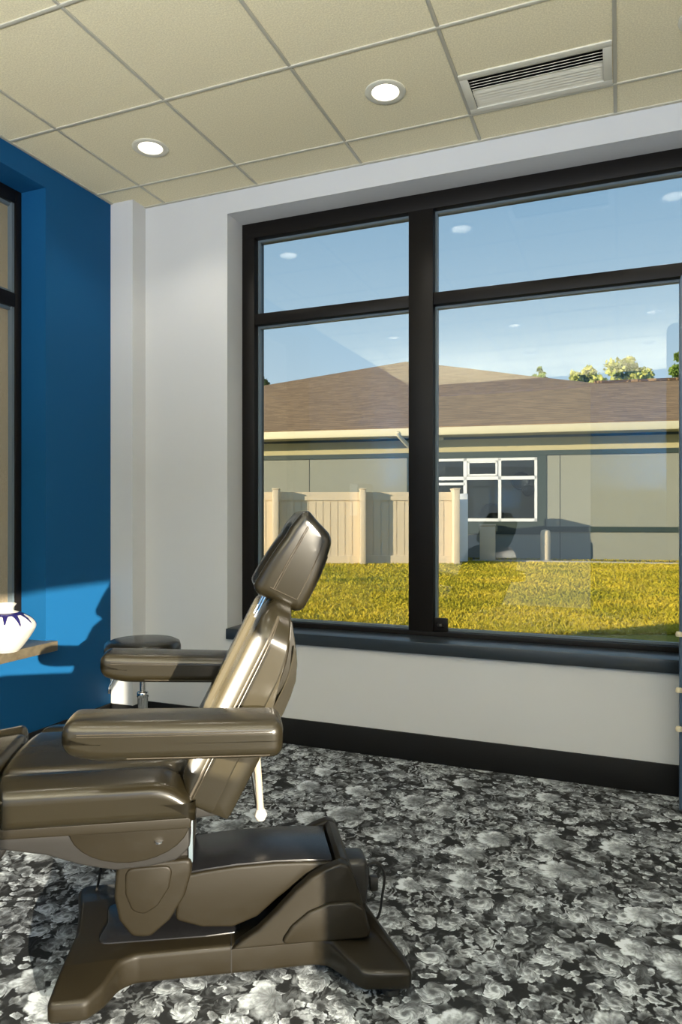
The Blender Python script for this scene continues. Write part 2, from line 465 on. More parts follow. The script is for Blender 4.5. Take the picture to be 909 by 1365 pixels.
# ceiling: tiles with holes for the downlights and the vent
GX = [XL, -2.458, -1.848, -1.238, -.628, -.018, .592, XR]
GY = [YB, -1.735, -1.125, -.515, .095, .705, 1.315, 1.925, 2.535, 3.145, YW]
LX = [-2.153, -.933, .287]; LY = [2.84, 1.62, .40, -.82]
VX0, VX1, VY0, VY1 = -.600, -.050, 2.866, 3.112
HOLE = .062
bm = bmesh.new()
for i in range(len(GX)-1):
    for j in range(len(GY)-1):
        x0, x1, y0, y1 = GX[i], GX[i+1], GY[j], GY[j+1]; cx, cy = (x0+x1)/2, (y0+y1)/2
        lit = [(a, b) for a in LX for b in LY if x0 < a < x1 and y0 < b < y1]
        if lit:
            a, b = lit[0]; n = 40; inn = []; out = []
            for k in range(n):
                t = 2*PI*k/n; c, s = math.cos(t), math.sin(t); f = 1/max(abs(c), abs(s))
                inn.append(bm.verts.new((a+HOLE*c, b+HOLE*s, H)))
                out.append(bm.verts.new((cx+(x1-x0)/2*f*c, cy+(y1-y0)/2*f*s, H)))
            for k in range(n): bm.faces.new((inn[k], out[k], out[(k+1)%n], inn[(k+1)%n]))
        elif x0 < -.3 < x1 and y0 < 3.0 < y1:
            for q in ((x0,x1,y0,VY0),(x0,x1,VY1,y1),(x0,VX0,VY0,VY1),(VX1,x1,VY0,VY1)):
                bm.faces.new([bm.verts.new((a, b, H)) for a, b in ((q[0],q[2]),(q[0],q[3]),(q[1],q[3]),(q[1],q[2]))])
        else:
            bm.faces.new([bm.verts.new((a, b, H)) for a, b in ((x0,y0),(x0,y1),(x1,y1),(x1,y0))])
for f in bm.faces:
    if f.normal.z > 0: f.normal_flip()
me = bpy.data.meshes.new('ceiling'); bm.to_mesh(me); bm.free()
struct(link_mesh('ceiling', me, M['tile'], smooth=False))
struct(box('roof_slab', (XL-WT, XR+.1, YB-.1, YW+WT, H+.11, H+.15), M['white']))
# exposed grid: slim T bars just proud of the tiles
gb = []
for x in GX[1:-1]: gb.append((x-.0075, x+.0075, YB, YW, H-.004, H+.012))
for y in GY[1:-1]: gb.append((XL, XR, y-.0075, y+.0075, H-.0045, H+.012))
gb += [(XL, XL+.018, YB, YW, H-.005, H+.01), (XL, XR, YW-.018, YW, H-.005, H+.01)]
struct(boxes('ceiling_trim', gb, M['grid'], bevel=.0012))

# downlights
def downlight():
    t = empty('recessed_downlight')
    ring = [(HOLE-.004, .0), (HOLE-.002, -.004), (.083, -.006), (.088, -.003), (.088, .0)]
    lathe('trim_ring', ring, M['trimwhite'], t, 40)
    lathe('baffle', [(HOLE-.003, -.003), (.060, .004), (.047, .062), (.046, .066)], M['baffle'], t, 40)
    lathe('diffuser', [(0, .058), (.03, .057), (.048, .06)], M['lamp'], t, 40)
    return t
proto = downlight()
spots = [(x, y) for y in LY for x in LX]
lab = {(0,0): 'recessed round downlight in the ceiling nearest the blue wall', (1,0): 'recessed round downlight in the ceiling left of the air vent, above the centre mullion',
       (2,0): 'recessed round downlight at the edge of the ceiling right of the air vent'}
for q, (x, y) in enumerate(spots):
    i, j = LX.index(x), LY.index(y)
    if q == 0: o = proto
    else:
        o = proto.copy(); COL.objects.link(o)
        for ch in list(proto.children):
            c = ch.copy(); COL.objects.link(c); c.parent = o
    o.location = (x, y, H)
    side = ['column nearest blue wall', 'middle column', 'column farthest from blue wall'][i]
    row = ['', 'second row from window', 'third row from window', 'fourth row from window'][j]
    tag(o, lab.get((i, j), 'recessed downlight, %s, %s' % (row, side)), 'downlight', 'recessed ceiling downlights')
    ld = bpy.data.lights.new('downlight lamp', 'SPOT'); ld.energy = 13; ld.color = (1,.93,.80); ld.spot_size = R(125); ld.spot_blend = .6; ld.shadow_soft_size = .04
    lo = bpy.data.objects.new('downlight lamp', ld); COL.objects.link(lo); lo.location = (x, y, H-.012)

# vent
vt = tag(empty('ceiling_vent', (0,0,H)), 'beige rectangular ceiling air vent with dark and pale louvres above the window', 'air vent')
boxes('vent_frame', [(VX0-.022, VX1+.022, VY0-.022, VY0+.012, -.007, .0), (VX0-.022, VX1+.022, VY1-.012, VY1+.022, -.007, .0),
                     (VX0-.022, VX0+.012, VY0+.012, VY1-.012, -.007, .0), (VX1-.012, VX1+.022, VY0+.012, VY1-.012, -.007, .0)], M['vent'], vt, bevel=.0015)
boxes('duct', [(VX0, VX1, VY0, VY1, .09, .10), (VX0-.004, VX0, VY0, VY1, 0, .1), (VX1, VX1+.004, VY0, VY1, 0, .1), (VX0, VX1, VY0-.004, VY0, 0, .1), (VX0, VX1, VY1, VY1+.004, 0, .1)], M['ventdark'], vt)
nb = 12
for k in range(nb):
    y = VY0 + .018 + (VY1-VY0-.036)*k/(nb-1)
    a = R(30) if k < 6 else R(-22)
    mt = Matrix.Translation((0, y, .008)) @ Matrix.Rotation(a, 4, 'X')
    box('louvre', (VX0+.012, VX1-.012, -.0075 if k < 6 else -.0125, .0075 if k < 6 else .0125, -.0008, .0008), M['vent'], vt, mtx=mt)

# ------------------------------------------------------------------ big window
FY0, FY1 = YW+.165, YW+.285     # frame depth
GYL = YW+.225
w1 = struct(empty('window_1', (0,0,0)))
def bar(name, b, par=w1): return box(name, b, M['frame'], par, bevel=.002)
fz0, fz1 = .625, 2.838        # glass opening
bar('window_frame_top', (WX0, WX1, FY0, FY1, fz1, WZ1))
bar('window_frame_bottom', (WX0, WX1, FY0, FY1, WZ0, fz0))
bar('window_frame_left', (WX0, -1.965, FY0, FY1, fz0, fz1))
bar('window_frame_right', (.90, WX1, FY0, FY1, fz0, fz1))
MX0, MX1 = -1.037, -.905
bar('mullion', (MX0, MX1, FY0-.004, FY1, fz0, fz1))
TZ0, TZ1 = 2.335, 2.398
bar('transom', (-1.965, MX0, FY0+.004, FY1, TZ0, TZ1))
bar('transom', (MX1, .90, FY0+.004, FY1, TZ0, TZ1))
for (x0, x1) in ((-1.965, MX0), (MX1, .90)):
    for (z0, z1) in ((fz0, TZ0), (TZ1, fz1)):
        g = .012
        boxes('gasket', [(x0, x0+g, GYL-.014, GYL+.014, z0, z1), (x1-g, x1, GYL-.014, GYL+.014, z0, z1), (x0+g, x1-g, GYL-.014, GYL+.014, z0, z0+g), (x0+g, x1-g, GYL-.014, GYL+.014, z1-g, z1)], M['gasket'], w1)
        box('pane', (x0+.004, x1-.004, GYL-.003, GYL+.003, z0+.004, z1-.004), M['glass'], w1)
lt = box('latch', (-.905, -.832, FY0+.012, FY0+.03, .627, .695), M['frame'], w1, bevel=.003)
lathe('latch_knob', [(0,-.010),(.016,-.008),(.02,0),(.016,.008),(0,.010)], M['darkplastic'], lt, 7, (-.868, FY0+.008, .66))
struct(box('trim_sill', (WX0+.002, WX1-.002, YW-.022, FY0+.002, .540, .600), M['sill'], bevel=.004))

# left window (in the blue wall)
w2 = struct(empty('window_2', (0,0,0)))
LX0, LX1 = XL-.235, XL-.165
def lbar(name, b): return box(name, b, M['frame'], w2, bevel=.002)
lbar('window_frame_far', (LX0, LX1, BY1-.040, BY1, BZ0, BZ1))
lbar('window_frame_near', (LX0, LX1, BY0, BY0+.075, BZ0, BZ1))
lbar('window_frame_top', (LX0, LX1, BY0+.075, BY1-.040, BZ1-.07, BZ1))
lbar('window_frame_bottom', (LX0, LX1, BY0+.075, BY1-.040, BZ0, BZ0+.085))
lbar('transom', (LX0, LX1, BY0+.075, BY1-.040, 2.318, 2.390))
for z0, z1 in ((BZ0+.085, 2.318), (2.390, BZ1-.07)):
    g = .016
    boxes('gasket', [(LX0+.02, LX1-.008, BY1-.040-g, BY1-.040, z0, z1), (LX0+.02, LX1-.02, BY0+.075+g, BY1-.040-g, z1-g, z1), (LX0+.02, LX1-.02, BY0+.075+g, BY1-.040-g, z0, z0+g)], M['gasket'], w2)
    box('pane', (LX0+.005, LX0+.011, BY0+.077, BY1-.042, z0+.002, z1-.002), M['glass'], w2)
sh = tag(empty('roller_shade', (LX0+.034, (BY0+BY1)/2, BZ1-.07)), 'tan woven roller shade drawn down over the window in the blue wall', 'window shade')
bm = bmesh.new(); n = 12
vs = [[bm.verts.new((.003*math.sin(k/n*PI), y, -2.20*k/n)) for k in range(n+1)] for y in (-.73, .755)]
for k in range(n): bm.faces.new((vs[0][k], vs[1][k], vs[1][k+1], vs[0][k+1]))
from_bm('shade_cloth', bm, M['shade'], sh)
box('hem_bar', (-.008, .008, -.73, .755, -2.225, -2.20), M['trimwhite'], sh, bevel=.003)
# ledge the vase stands on
struct(box('trim_ledge', (XL-.163, XL+.055, BY0-.03, 2.803, .531, .582), M['ledge'], bevel=.003))

# ------------------------------------------------------------------ vase
VC = (-2.725, 2.492, .582)
va = tag(empty('vase', VC), 'squat white glazed vase with dark blue drips on the dark ledge', 'vase')
prof = [(0,.0),(.05,0),(.058,.004),(.075,.022),(.103,.06),(.126,.098),(.133,.118),(.128,.138),(.108,.160),(.075,.180),(.045,.192),(.034,.198),(.033,.206),(.043,.222),(.046,.227),(.041,.228),(.03,.208),(.03,.19),(0,.185)]
sm = smooth_path([(p[0], 0, p[1]) for p in prof], 4)
lathe('body', [(max(0,p.x), p.z) for p in sm], M['vase'], va, 56)
M['drip'] = mat('blue drip glaze', (.012,.010,.07), .2)
def vr(z):
    for a, b in zip(sm[:44], sm[1:45]):
        if a.z <= z <= b.z and b.z > a.z: return a.x + (b.x-a.x)*(z-a.z)/(b.z-a.z)
    return .05
bm = bmesh.new(); n = 168; L = []
for k in range(n):
    t = 2*PI*k/n
    ph = (k % 14)/14
    ln = .012 + (.050+.014*math.sin(k//14*2.3))*math.exp(-((ph-.5)/.15)**2)
    col = []
    for s in range(9):
        z = .188 - ln*s/8
        r = vr(z)+.0016 if s < 8 else vr(z)-.001
        col.append(bm.verts.new((r*math.cos(t), r*math.sin(t), z)))
    L.append(col)
for k in range(n):
    for s in range(8): bm.faces.new((L[k][s], L[k][s+1], L[(k+1)%n][s+1], L[(k+1)%n][s]))
from_bm('drip_glaze', bm, M['drip'], va)

# ------------------------------------------------------------------ stool
st = tag(empty('stool', (-2.09, 2.70, 0), R(25)), 'round black padded stool with chrome post behind the chair near the blue wall', 'stool')
lathe('seat', [(0,.560),(.150,.560),(.168,.566),(.176,.585),(.176,.615),(.170,.634),(.150,.644),(.08,.649),(0,.650)], M['vinyl'], st, 48)
lathe('seat_plate', [(0,.545),(.11,.545),(.115,.560),(0,.560)], M['darkplastic'], st, 32)
lathe('post', [(0,.12),(.024,.12),(.024,.375),(.027,.378),(.027,.398),(.024,.402),(.014,.404),(.014,.545),(0,.545)], M['chrome'], st, 24)
lv = tube('lever', smooth_path([(0,0,.535),(-.06,-.03,.528),(-.11,-.055,.49),(-.135,-.068,.445)], 4), .0045, M['chrome'], st)
lathe('lever_tip', [(0,-.03),(.007,-.028),(.010,-.012),(.007,.004),(0,.006)], M['chrome'], lv, 12, (-.137, -.069, .44))
lathe('hub', [(0,.07),(.045,.07),(.05,.09),(.03,.13),(0,.13)], M['chrome'], st, 24)
for k in range(5):
    a = 2*PI*k/5; c, s = math.cos(a), math.sin(a)
    leg = tube('leg', smooth_path([(.03*c,.03*s,.10),(.15*c,.15*s,.085),(.25*c,.25*s,.06)], 4), [.014]*8+[.011], M['chrome'], st)
    tube('caster', [(.25*c-.012*s,.25*s+.012*c,.026),(.25*c+.012*s,.25*s-.012*c,.026)], .026, M['rubber'], leg, 18)
    
# ------------------------------------------------------------------ treatment chair
PHI = R(31)
CH = tag(empty('treatment_chair', (-2.0*math.sin(PHI), 2.0*math.cos(PHI), 0), PHI), 'black vinyl reclining treatment chair on a charcoal plastic lifting base', 'treatment chair')
# base: an H plan with four flared feet
plan = [(-.428,-.272),(-.335,-.272),(-.300,-.235),(-.270,-.172),(-.235,-.155),(-.05,-.155),(.225,-.155),(.262,-.168),(.300,-.225),(.335,-.272),(.465,-.290),(.455,-.235),(.415,-.10),(.395,0),
        (.415,.10),(.455,.235),(.465,.290),(.335,.272),(.300,.225),(.262,.168),(.225,.155),(-.05,.155),(-.235,.155),(-.270,.172),(-.300,.235),(-.335,.272),(-.445,.275),(-.452,.215),(-.425,.10),(-.408,-.03),(-.416,-.17)]
rad = [.02,.03,.06,.06,.05,0,.04,.05,.06,.03,.02,.05,.05,.05, .05,.05,.02,.03,.06,.05,.04,0,.05,.06,.06,.03,.02,.05,.08,.08,.05]
def base_fn(x, y, z):
    if z > .06: z -= .030*max(0, min(1, (abs(y)-.165)/.11))
    return x, y, z
bp = prism('base_plate', fillet(plan, rad, 6), .030, .108, M['plastic'], CH, bevel=.016, seg=4, axis='z', fn=base_fn)
box('seam', (.005, .008, -.1565, .1565, .032, .1085), M['darkplastic'], bp)
for x, y in ((-.38,-.225), (.415,-.235), (-.38,.225), (.415,.235)):
    f = lathe('levelling_foot', [(0,0),(.024,0),(.026,.006),(.022,.014),(.009,.016),(.009,.04),(0,.04)], M['rubber'], CH, 24, (x, y, 0))
# shallow tray in the front of the base top
tray = fillet([(-.345,-.095),(-.06,-.105),(.03,-.10),(.03,.10),(-.06,.105),(-.345,.095),(-.33,0)], [.03,.02,.02,.02,.02,.03,.05], 5)
prism('base_deck', tray, .098, .1115, M['plastictop'], CH, bevel=.003, seg=2, axis='z')
# rear housing
hp = [(.005,.100),(.030,.118),(.075,.145),(.125,.190),(.175,.240),(.215,.272),(.255,.292),(.295,.305),(.318,.298),(.335,.262),(.358,.19),(.378,.115),(.375,.098)]
def house_side(name, y0, y1): return prism(name, fillet(hp, [0,.05,.05,.05,.05,.05,.03,.02,.02,.05,.05,.01,.0], 4), y0, y1, M['plastic'], CH, bevel=.012, seg=4)
house_side('housing_side', -.165, -.128); house_side('housing_side', .100, .137)
prism('housing_back', fillet([(.282,.10),(.288,.296),(.300,.3045),(.318,.298),(.335,.262),(.358,.19),(.378,.115),(.375,.098)], [0,.003,.004,.02,.05,.05,.01,0], 4), -.13, .102, M['plastic'], CH, bevel=.004)
prism('housing_cheek', fillet([(.13,.108),(.165,.155),(.21,.188),(.262,.205),(.325,.205),(.358,.185),(.372,.118),(.365,.104)], .03, 5), -.176, -.16, M['plastic'], CH, bevel=.008, seg=3)
box('motor_cover', (.33, .40, -.02, .075, .10, .235), M['darkplastic'], CH, bevel=.018, seg=3)
# lifting arm
ap = [(-.130,.285),(-.06,.293),(.02,.299),(.12,.300),(.2,.297),(.282,.290),(.282,.262),(.20,.252),(.13,.205),(.075,.160),(.01,.138),(-.07,.145),(-.14,.17)]
prism('lift_arm', fillet(ap, .02, 4), -.126, .098, M['plastic'], CH, bevel=.008, seg=3)
tp = [(-.118,.2915),(-.06,.2975),(.02,.3035),(.12,.3045),(.2,.3015),(.279,.2945),(.279,.288),(.12,.297),(-.06,.290),(-.118,.284)]
prism('arm_cover', tp, -.118, .090, M['plastictop'], CH, bevel=.0025, seg=2)
# yoke
yp = [(-.285,.345),(-.290,.26),(-.278,.20),(-.245,.155),(-.20,.150),(-.15,.19),(-.112,.25),(-.095,.31),(-.095,.345)]
yk = prism('yoke', fillet(yp, .03, 5), -.158, .128, M['plastic'], CH, bevel=.010, seg=3)
yi = [(-.262,.335),(-.262,.27),(-.245,.225),(-.215,.212),(-.18,.232),(-.152,.275),(-.14,.335)]
prism('yoke_inset', fillet(yi, .025, 5), -.1625, -.15, M['plastic'], yk, bevel=.006, seg=3)
box('column', (-.272,-.100,-.135,.11,.33,.42), M['darkplastic'], CH, bevel=.006)
box('column_reflection', (-.104,-.093,-.147,-.125,.33,.44), M['gasket'], CH, bevel=.002)  # blue-grey strip stands in for the bright reflection on the column edge
# under-seat frame
sf = [(-.80,.474),(-.098,.474),(-.096,.40),(-.13,.372),(-.20,.360),(-.28,.358),(-.36,.378),(-.44,.408),(-.54,.428),(-.80,.436)]
prism('seat_frame', fillet(sf, .03, 5), -.215, .20, M['darkplastic'], CH, bevel=.006)
hm = [(-.385,.474)] + [(-.24+.145*math.cos(PI+PI*k/14), .474+.092*math.sin(PI+PI*k/14)) for k in range(1, 14)] + [(-.098,.474)]
prism('seat_bracket', hm, -.232, .215, M['plastic'], CH, bevel=.004)
tb = [(-.9,.498),(-.092,.498),(-.092,.470),(-.9,.476)]
prism('seat_tray', tb, -.262, .25, M['plastic'], CH, bevel=.004)
lathe('seat_bolt', [(0,0),(.010,0),(.010,.004),(0,.006)], M['chrome'], CH, 12, (-.17, -.236, .43))
# seat cushion: centre panel with side bolsters
def groove(d, w, dep): return dep*math.exp(-(d/w)**2)
def seat_fn(x, y, z):
    X = x + -.325; Z = z
    if z > 0:
        e = max(0, 1-(x/.25)**4)
        Z += .022*math.cos(min(1, abs(y)/.30)*PI/2)
        Z += -groove(abs(y)-.165, .007, .011) + .005*math.exp(-((abs(y)-.215)/.035)**2)
        # rear end rolls down towards the hinge
        t = max(0, (x-.14)/.10); Z -= .05*t*t*(1 if abs(y) > .15 else .25)
    # front corners rounded in plan
    c = max(0, (-x-.13)/.12)
    X += .05*c*c*(abs(y)/.28)**3
    return X, y-.003, Z+.541
sc_ = rbox('seat_cushion', (.245,.283,.044), .026, M['vinyl'], CH, seat_fn, mid=34, arc=6)
def seat_z(x, y):      # height of the seat edge for the stitching
    t = max(0, (x+.325-.14)/.10); return .568 - .05*t*t
for y in (-.2865,):
    tube('piping', [(x/100, y+.006, seat_z(x/100, y)+.001) for x in range(-53, -84+75, 2)], .0028, M['thread'], sc_, 6)
# leg rest, dropping away out of the frame
def leg_fn(x, y, z):
    Z = z
    if z > 0: Z += .012*math.cos(min(1, abs(y)/.27)*PI/2) - groove(abs(y)-.16, .007, .010) + .008*math.exp(-((abs(y)-.21)/.035)**2)
    X = x-.80
    c = max(0, (x-.1)/.13); X -= .045*c*c*(abs(y)/.26)**3
    Z -= .06*((-x+.23)/.46)
    return X, y, Z+.546
rbox('leg_rest_cushion', (.23,.265,.050), .030, M['vinyl'], CH, leg_fn, mid=30, arc=6)
prism('leg_rest_bracket', fillet([(-.52,.44),(-.60,.44),(-.74,.22),(-.70,.18)], .02), -.20, .19, M['darkplastic'], CH, bevel=.01)

# backrest: a leaning frame of its own
TL = R(27)
BR = Matrix.Translation((-.085, 0, .520)) @ Matrix.Rotation(TL, 4, 'Y')       # local z runs up the back, local -x faces the sitter
LB = .550
def taper(z): # half-width scale up the back
    f = z/LB
    return 1 - .04*f - .26*max(0, (f-.80)/.2)**2
def depth_cut(x, z):      # the back grows thinner towards the top
    return x - (max(0, x+.02)*.55*max(0, min(1, (z-.36)/.185))**1.3)
def back_fn(x, y, z):
    Zz = z + LB/2
    w = taper(Zz); X = x
    a = abs(y)
    if x < .02:
        f = min(1, (.02-x)/.045)
        d = .030*min(1, max(0, (.262-a)/.030))**.6 + .006*max(0, 1-((a-.165)/.09)**2)
        d -= .014*math.exp(-(a/.075)**8) + .005*math.exp(-((a-.078)/.006)**2)
        d *= min(1, max(.0, Zz/.05))*min(1, max(.0, (LB-Zz)/.05))**.5
        X -= d*f
    X = depth_cut(X+.015, Zz)
    Zz -= .030*max(0, (Zz-.42)/.125)*(a/.25)**2
    return BR @ Vector((X, y*w, Zz))
bc = rbox('backrest_cushion', (.040,.262,LB/2), .012, M['vinyl'], CH, back_fn, mid=44, arc=4)
def edge_line(x, z0=.03, z1=.52, off=0):
    out = []
    for z in np.linspace(z0, z1, 30):
        q = z - .030*max(0, (z-.42)/.125)*(.262/.25)**2
        out.append(BR @ Vector((depth_cut(x, z), -(.2625*taper(z)+off), q)))
    return out
tube('piping', edge_line(-.020, .02, .53, -.001), .0032, M['thread'], bc, 6)
tube('piping', edge_line(-.012, .02, .53, .000), .0014, M['thread'], bc, 6)
# moulded shell behind
sp = [(.045,.004),(.045,.535),(.062,.535),(.080,.46),(.093,.38),(.098,.30),(.095,.15),(.092,.02),(.088,.004)]
def shell_fn(x, y, z):
    w = taper(z) * (1 - 1.2*max(0, x-.075))
    return BR @ Vector((depth_cut(x, z), y*w, z - .030*max(0, (z-.42)/.125)*(abs(y)/.25)**2))
def fine(pts, step=.03):
    out = []
    for i, p in enumerate(pts):
        q = pts[(i+1) % len(pts)]; n = max(1, int(math.hypot(q[0]-p[0], q[1]-p[1])/step))
        out += [(p[0]+(q[0]-p[0])*k/n, p[1]+(q[1]-p[1])*k/n) for k in range(n)]
    return out
bs = prism('backrest_shell', fine(fillet(sp, [0,0,.004,.03,.03,.04,.04,.006,.004], 4)), -.2615, .2615, M['vinyl'], CH, bevel=.003, seg=2, fn=shell_fn)
pp = [(.066,.225),(.088,.205),(.095,.24),(.097,.30),(.092,.38),(.082,.44),(.070,.47)]
prism('shell_panel', fine(pp), -.2610, -.252, M['vinyl'], CH, bevel=0, fn=lambda x, y, z: shell_fn(x, y*1.012, z))
lathe('shell_button', [(0,-.003),(.006,-.002),(.006,.002),(0,.003)], M['chrome'], bs, 12, tuple(BR @ Vector((.074,-.246,.375))))
prism('recline_bracket', fillet([(-.12,.50),(-.02,.53),(.01,.505),(-.03,.475),(-.11,.47)], .012), -.21, .21, M['darkplastic'], CH, bevel=.004)
# headrest, leaning a little more
HR = Matrix.Translation((.186, 0, 1.108)) @ Matrix.Rotation(R(26), 4, 'Y')
def head_fn(x, y, z):
    f = z/.125
    X = x*(1-.12*f*f - (.26 if x < 0 else .08)*f) + .0
    Y = y*(1 - .05*f*f + .03*f)
    if x < 0:
        X += .034*math.exp(-(y/.055)**2)*math.exp(-((z+.02)/.085)**4)     # face hollow
    Z = z + (-.02*(x/.07) if z > .05 else 0)
    return HR @ Vector((X, Y, Z))
hd = rbox('headrest', (.072,.135,.124), .026, M['vinyl'], CH, head_fn, mid=24, arc=6)
def hpt(x, y, z): return Vector(head_fn(x, y, z))
for zz in ():
    pass
tube('stitching', [hpt(-.028, -.1357, z) for z in np.linspace(-.092, .092, 24)], .0016, M['thread'], hd, 6)
tube('stitching', [hpt(-.023, -.1357, z) for z in np.linspace(-.092, .092, 24)], .0012, M['thread'], hd, 6)
tube('stitching', [hpt(x, -.1357, -.092) for x in np.linspace(-.036, .038, 16)], .0016, M['thread'], hd, 6)
tube('stitching', [hpt(.040, -.1352, z) for z in np.linspace(-.090, .088, 24)], .0014, M['thread'], hd, 6)
for y in (-.035, .035):
    tube('headrest_bar', [(.075, y, .95), (.125, y, 1.05)], .007, M['chrome'], CH, 12)
# armrests
def arm_fn(sgn):
    def fn(x, y, z):
        f = (x+.24)/.48
        Z = z*(1-.0*f)
        if z < 0: Z += .022*max(0, (-x-.14)/.10)**2
        if z > 0: Z += .006*math.cos(min(1, abs(y)/.07)*PI/2) - .004*f
        Y = y*(1+.03*math.sin(f*PI))
        return x, Y, Z
    return fn
for sgn, xc, yc, zc, rot in ((-1, -.118, -.368, .738, 1.6), (1, -.160, .325, .745, 2.5)):
    mt = Matrix.Translation((xc, yc, zc)) @ Matrix.Rotation(R(rot), 4, 'Y')
    ar = rbox('armrest', (.240,.071,.043), .026, M['vinyl'], CH, arm_fn(sgn), mid=22, arc=7, mtx=mt)
    yy = -.0717
    pth = [mt @ Vector((x, yy*(1+.03*math.sin((x+.24)/.48*PI)), .022)) for x in np.linspace(-.205, .212, 30)]
    tube('stitching', pth, .0011, M['thread'], ar, 6)
    pth = [mt @ Vector((x, yy*(1+.03*math.sin((x+.24)/.48*PI))-.0005, .017)) for x in np.linspace(-.205, .212, 30)]
    tube('stitching', pth, .0009, M['thread'], ar, 6)
    pth = [mt @ Vector((x, yy*(1+.03*math.sin((x+.24)/.48*PI))+.003, -.032)) for x in np.linspace(-.10, .21, 24)]
    tube('stitching', pth, .0012, M['thread'], ar, 6)
    ybr = (-.31, -.255) if sgn < 0 else (.245, .30)
    box('armrest_bracket', (.01,.07,ybr[0],ybr[1],.69,.715), M['darkplastic'], CH, bevel=.004)
# recline lever behind the back
tube('recline_rod', [(.060,.04,.56),(.083,.04,.395)], .0085, M['chrome'], CH, 12)
rl = tube('recline_handle', [(.075,-.01,.60),(.088,-.01,.40)], .0105, M['handle'], CH, 12)
lathe('handle_knob', [(0,-.019),(.012,-.015),(.019,0),(.012,.015),(0,.019)], M['knob'], rl, 20, (.089,-.01,.385))
# cables
tube('pedal_cable', smooth_path([(-.30,.02,.385),(-.36,.12,.25),(-.40,.22,.09),(-.455,.33,.012)], 6), .004, M['rubber'], CH, 8)
tube('power_cable', smooth_path([(.385,.01,.20),(.43,.00,.215),(.455,.015,.17),(.452,.03,.10),(.44,.04,.03),(.40,.06,.008)], 6), .004, M['rubber'], CH, 8)
box('cable_plug', (.408,.432,-.008,.018,.135,.175), M['darkplastic'], CH, bevel=.004)

# ------------------------------------------------------------------ panel at the right edge
fp = tag(empty('standing_panel', (.60, 3.19, 0)), 'edge of a tall blue grey panel standing at the right of the window', 'panel')
prism('board', fillet([(-.372,0.02),(-.372,2.24),(.35,2.24),(.35,0.02)], [.0,.05,.05,0], 6), -.015, .015, M['panelblue'], fp, bevel=.004)
box('panel_foot', (-.36,-.30,-.10,.10,0,.022), M['darkplastic'], fp, bevel=.004)
box('panel_foot', (.28,.34,-.10,.10,0,.022), M['darkplastic'], fp, bevel=.004)
for z in (.345, .505, .735):
    lathe('peg', [(0,0),(.012,.001),(.014,.010),(.010,.020),(0,.022)], M['bone'], fp, 16, (-.374,-.018,z))

# ------------------------------------------------------------------ outdoors
CF, CCX, CHY, TH = 927., 454.5, 685., R(21.84)
Fv = Vector((-math.sin(TH), math.cos(TH), 0)); Rv = Vector((math.cos(TH), math.sin(TH), 0)); Zv = Vector((0,0,1)); C0 = Vector((0,0,CAMZ))
def ray(px, py): return Fv + Rv*((px-CCX)/CF) + Zv*((CHY-py)/CF)
GZ = .20
gr = struct(box('lawn', (-26, 20, YW+WT, 34, -.2, GZ), M['lawn']))
# grass: one object nobody could count
def blades(n):
    # denser where it shows near the window
    d = 6.0 + 10.5*rng.random(n)**1.6; a = rng.uniform(-.36, .60, n)
    X = d*(Fv.x + Rv.x*a); Y = d*(Fv.y + Rv.y*a)
    keep = (Y > YW+.8); X, Y, d = X[keep], Y[keep], d[keep]; n = len(X)
    h = rng.uniform(.015, .04, n); w = .004 + .0008*d; t = rng.uniform(0, 2*PI, n); lx, ly = rng.normal(0, .03, n), rng.normal(0, .03, n)
    V = np.zeros((n, 3, 3)); c, s = np.cos(t)*w, np.sin(t)*w
    V[:,0] = np.stack([X-c, Y-s, np.full(n, GZ-.005)], 1); V[:,1] = np.stack([X+c, Y+s, np.full(n, GZ-.005)], 1); V[:,2] = np.stack([X+lx, Y+ly, GZ+h], 1)
    me = bpy.data.meshes.new('grass'); me.vertices.add(3*n); me.vertices.foreach_set('co', V.reshape(-1))
    me.loops.add(3*n); me.loops.foreach_set('vertex_index', np.arange(3*n, dtype=np.int32))
    me.polygons.add(n); me.polygons.foreach_set('loop_start', np.arange(0, 3*n, 3, dtype=np.int32)); me.polygons.foreach_set('loop_total', np.full(n, 3, dtype=np.int32))
    me.update(); me.validate(); return me
g_o = link_mesh('grass', blades(110000), M['grass'], smooth=False)
tag(g_o, 'short yellow green grass of the lawn outside the window', 'grass', kind='stuff')

# neighbour building: local frame, x along its wall to the right, -y towards us
HD = R(8.7)
E_ = Vector((math.cos(HD), math.sin(HD), 0)); NI = Vector((-math.sin(HD), math.cos(HD), 0))
ORG = C0 + ray(700, 685)*16.1; ORG.z = 0
def loc(p): d = p - ORG; return Vector((d.dot(E_), d.dot(NI), p.z))
def onw(px, py, off=0.):     # point of the picture on the wall plane, moved out by off
    d = ray(px, py); t = ((ORG - C0).dot(NI) - off)/d.dot(NI); return loc(C0 + d*t)
nb_ = tag(empty('neighbor_building', (ORG.x, ORG.y, 0), HD), 'single-storey grey green building with brown shingle hip roof across the lawn', 'building')
xl, xr = onw(250, 600).x, onw(1010, 600).x
wx0, wx1 = onw(548, 650).x, onw(716, 650).x
wz0, wz1 = onw(640, 695).z, onw(640, 611).z
ez = onw(700, 580).z          # top of wall under the soffit
boxes('wall', [(xl, wx0, 0, .25, GZ-.1, ez+.1), (wx1, xr, 0, .25, GZ-.1, ez+.1), (wx0, wx1, 0, .25, GZ-.1, wz0), (wx0, wx1, 0, .25, wz1, ez+.1)], M['stucco'], nb_)
tz = onw(700, 604).z; tz2 = onw(800, 705.5).z; tz3 = onw(700, 578).z
box('band', (xl, xr, -.03, .0, tz-.055, tz+.055), M['greentrim'], nb_)
box('band', (onw(580,700).x, xr, -.03, .0, tz2-.06, tz2+.06), M['greentrim'], nb_)
box('band', (xl, xr, -.03, .0, tz3-.10, tz3+.08), M['greentrim'], nb_)
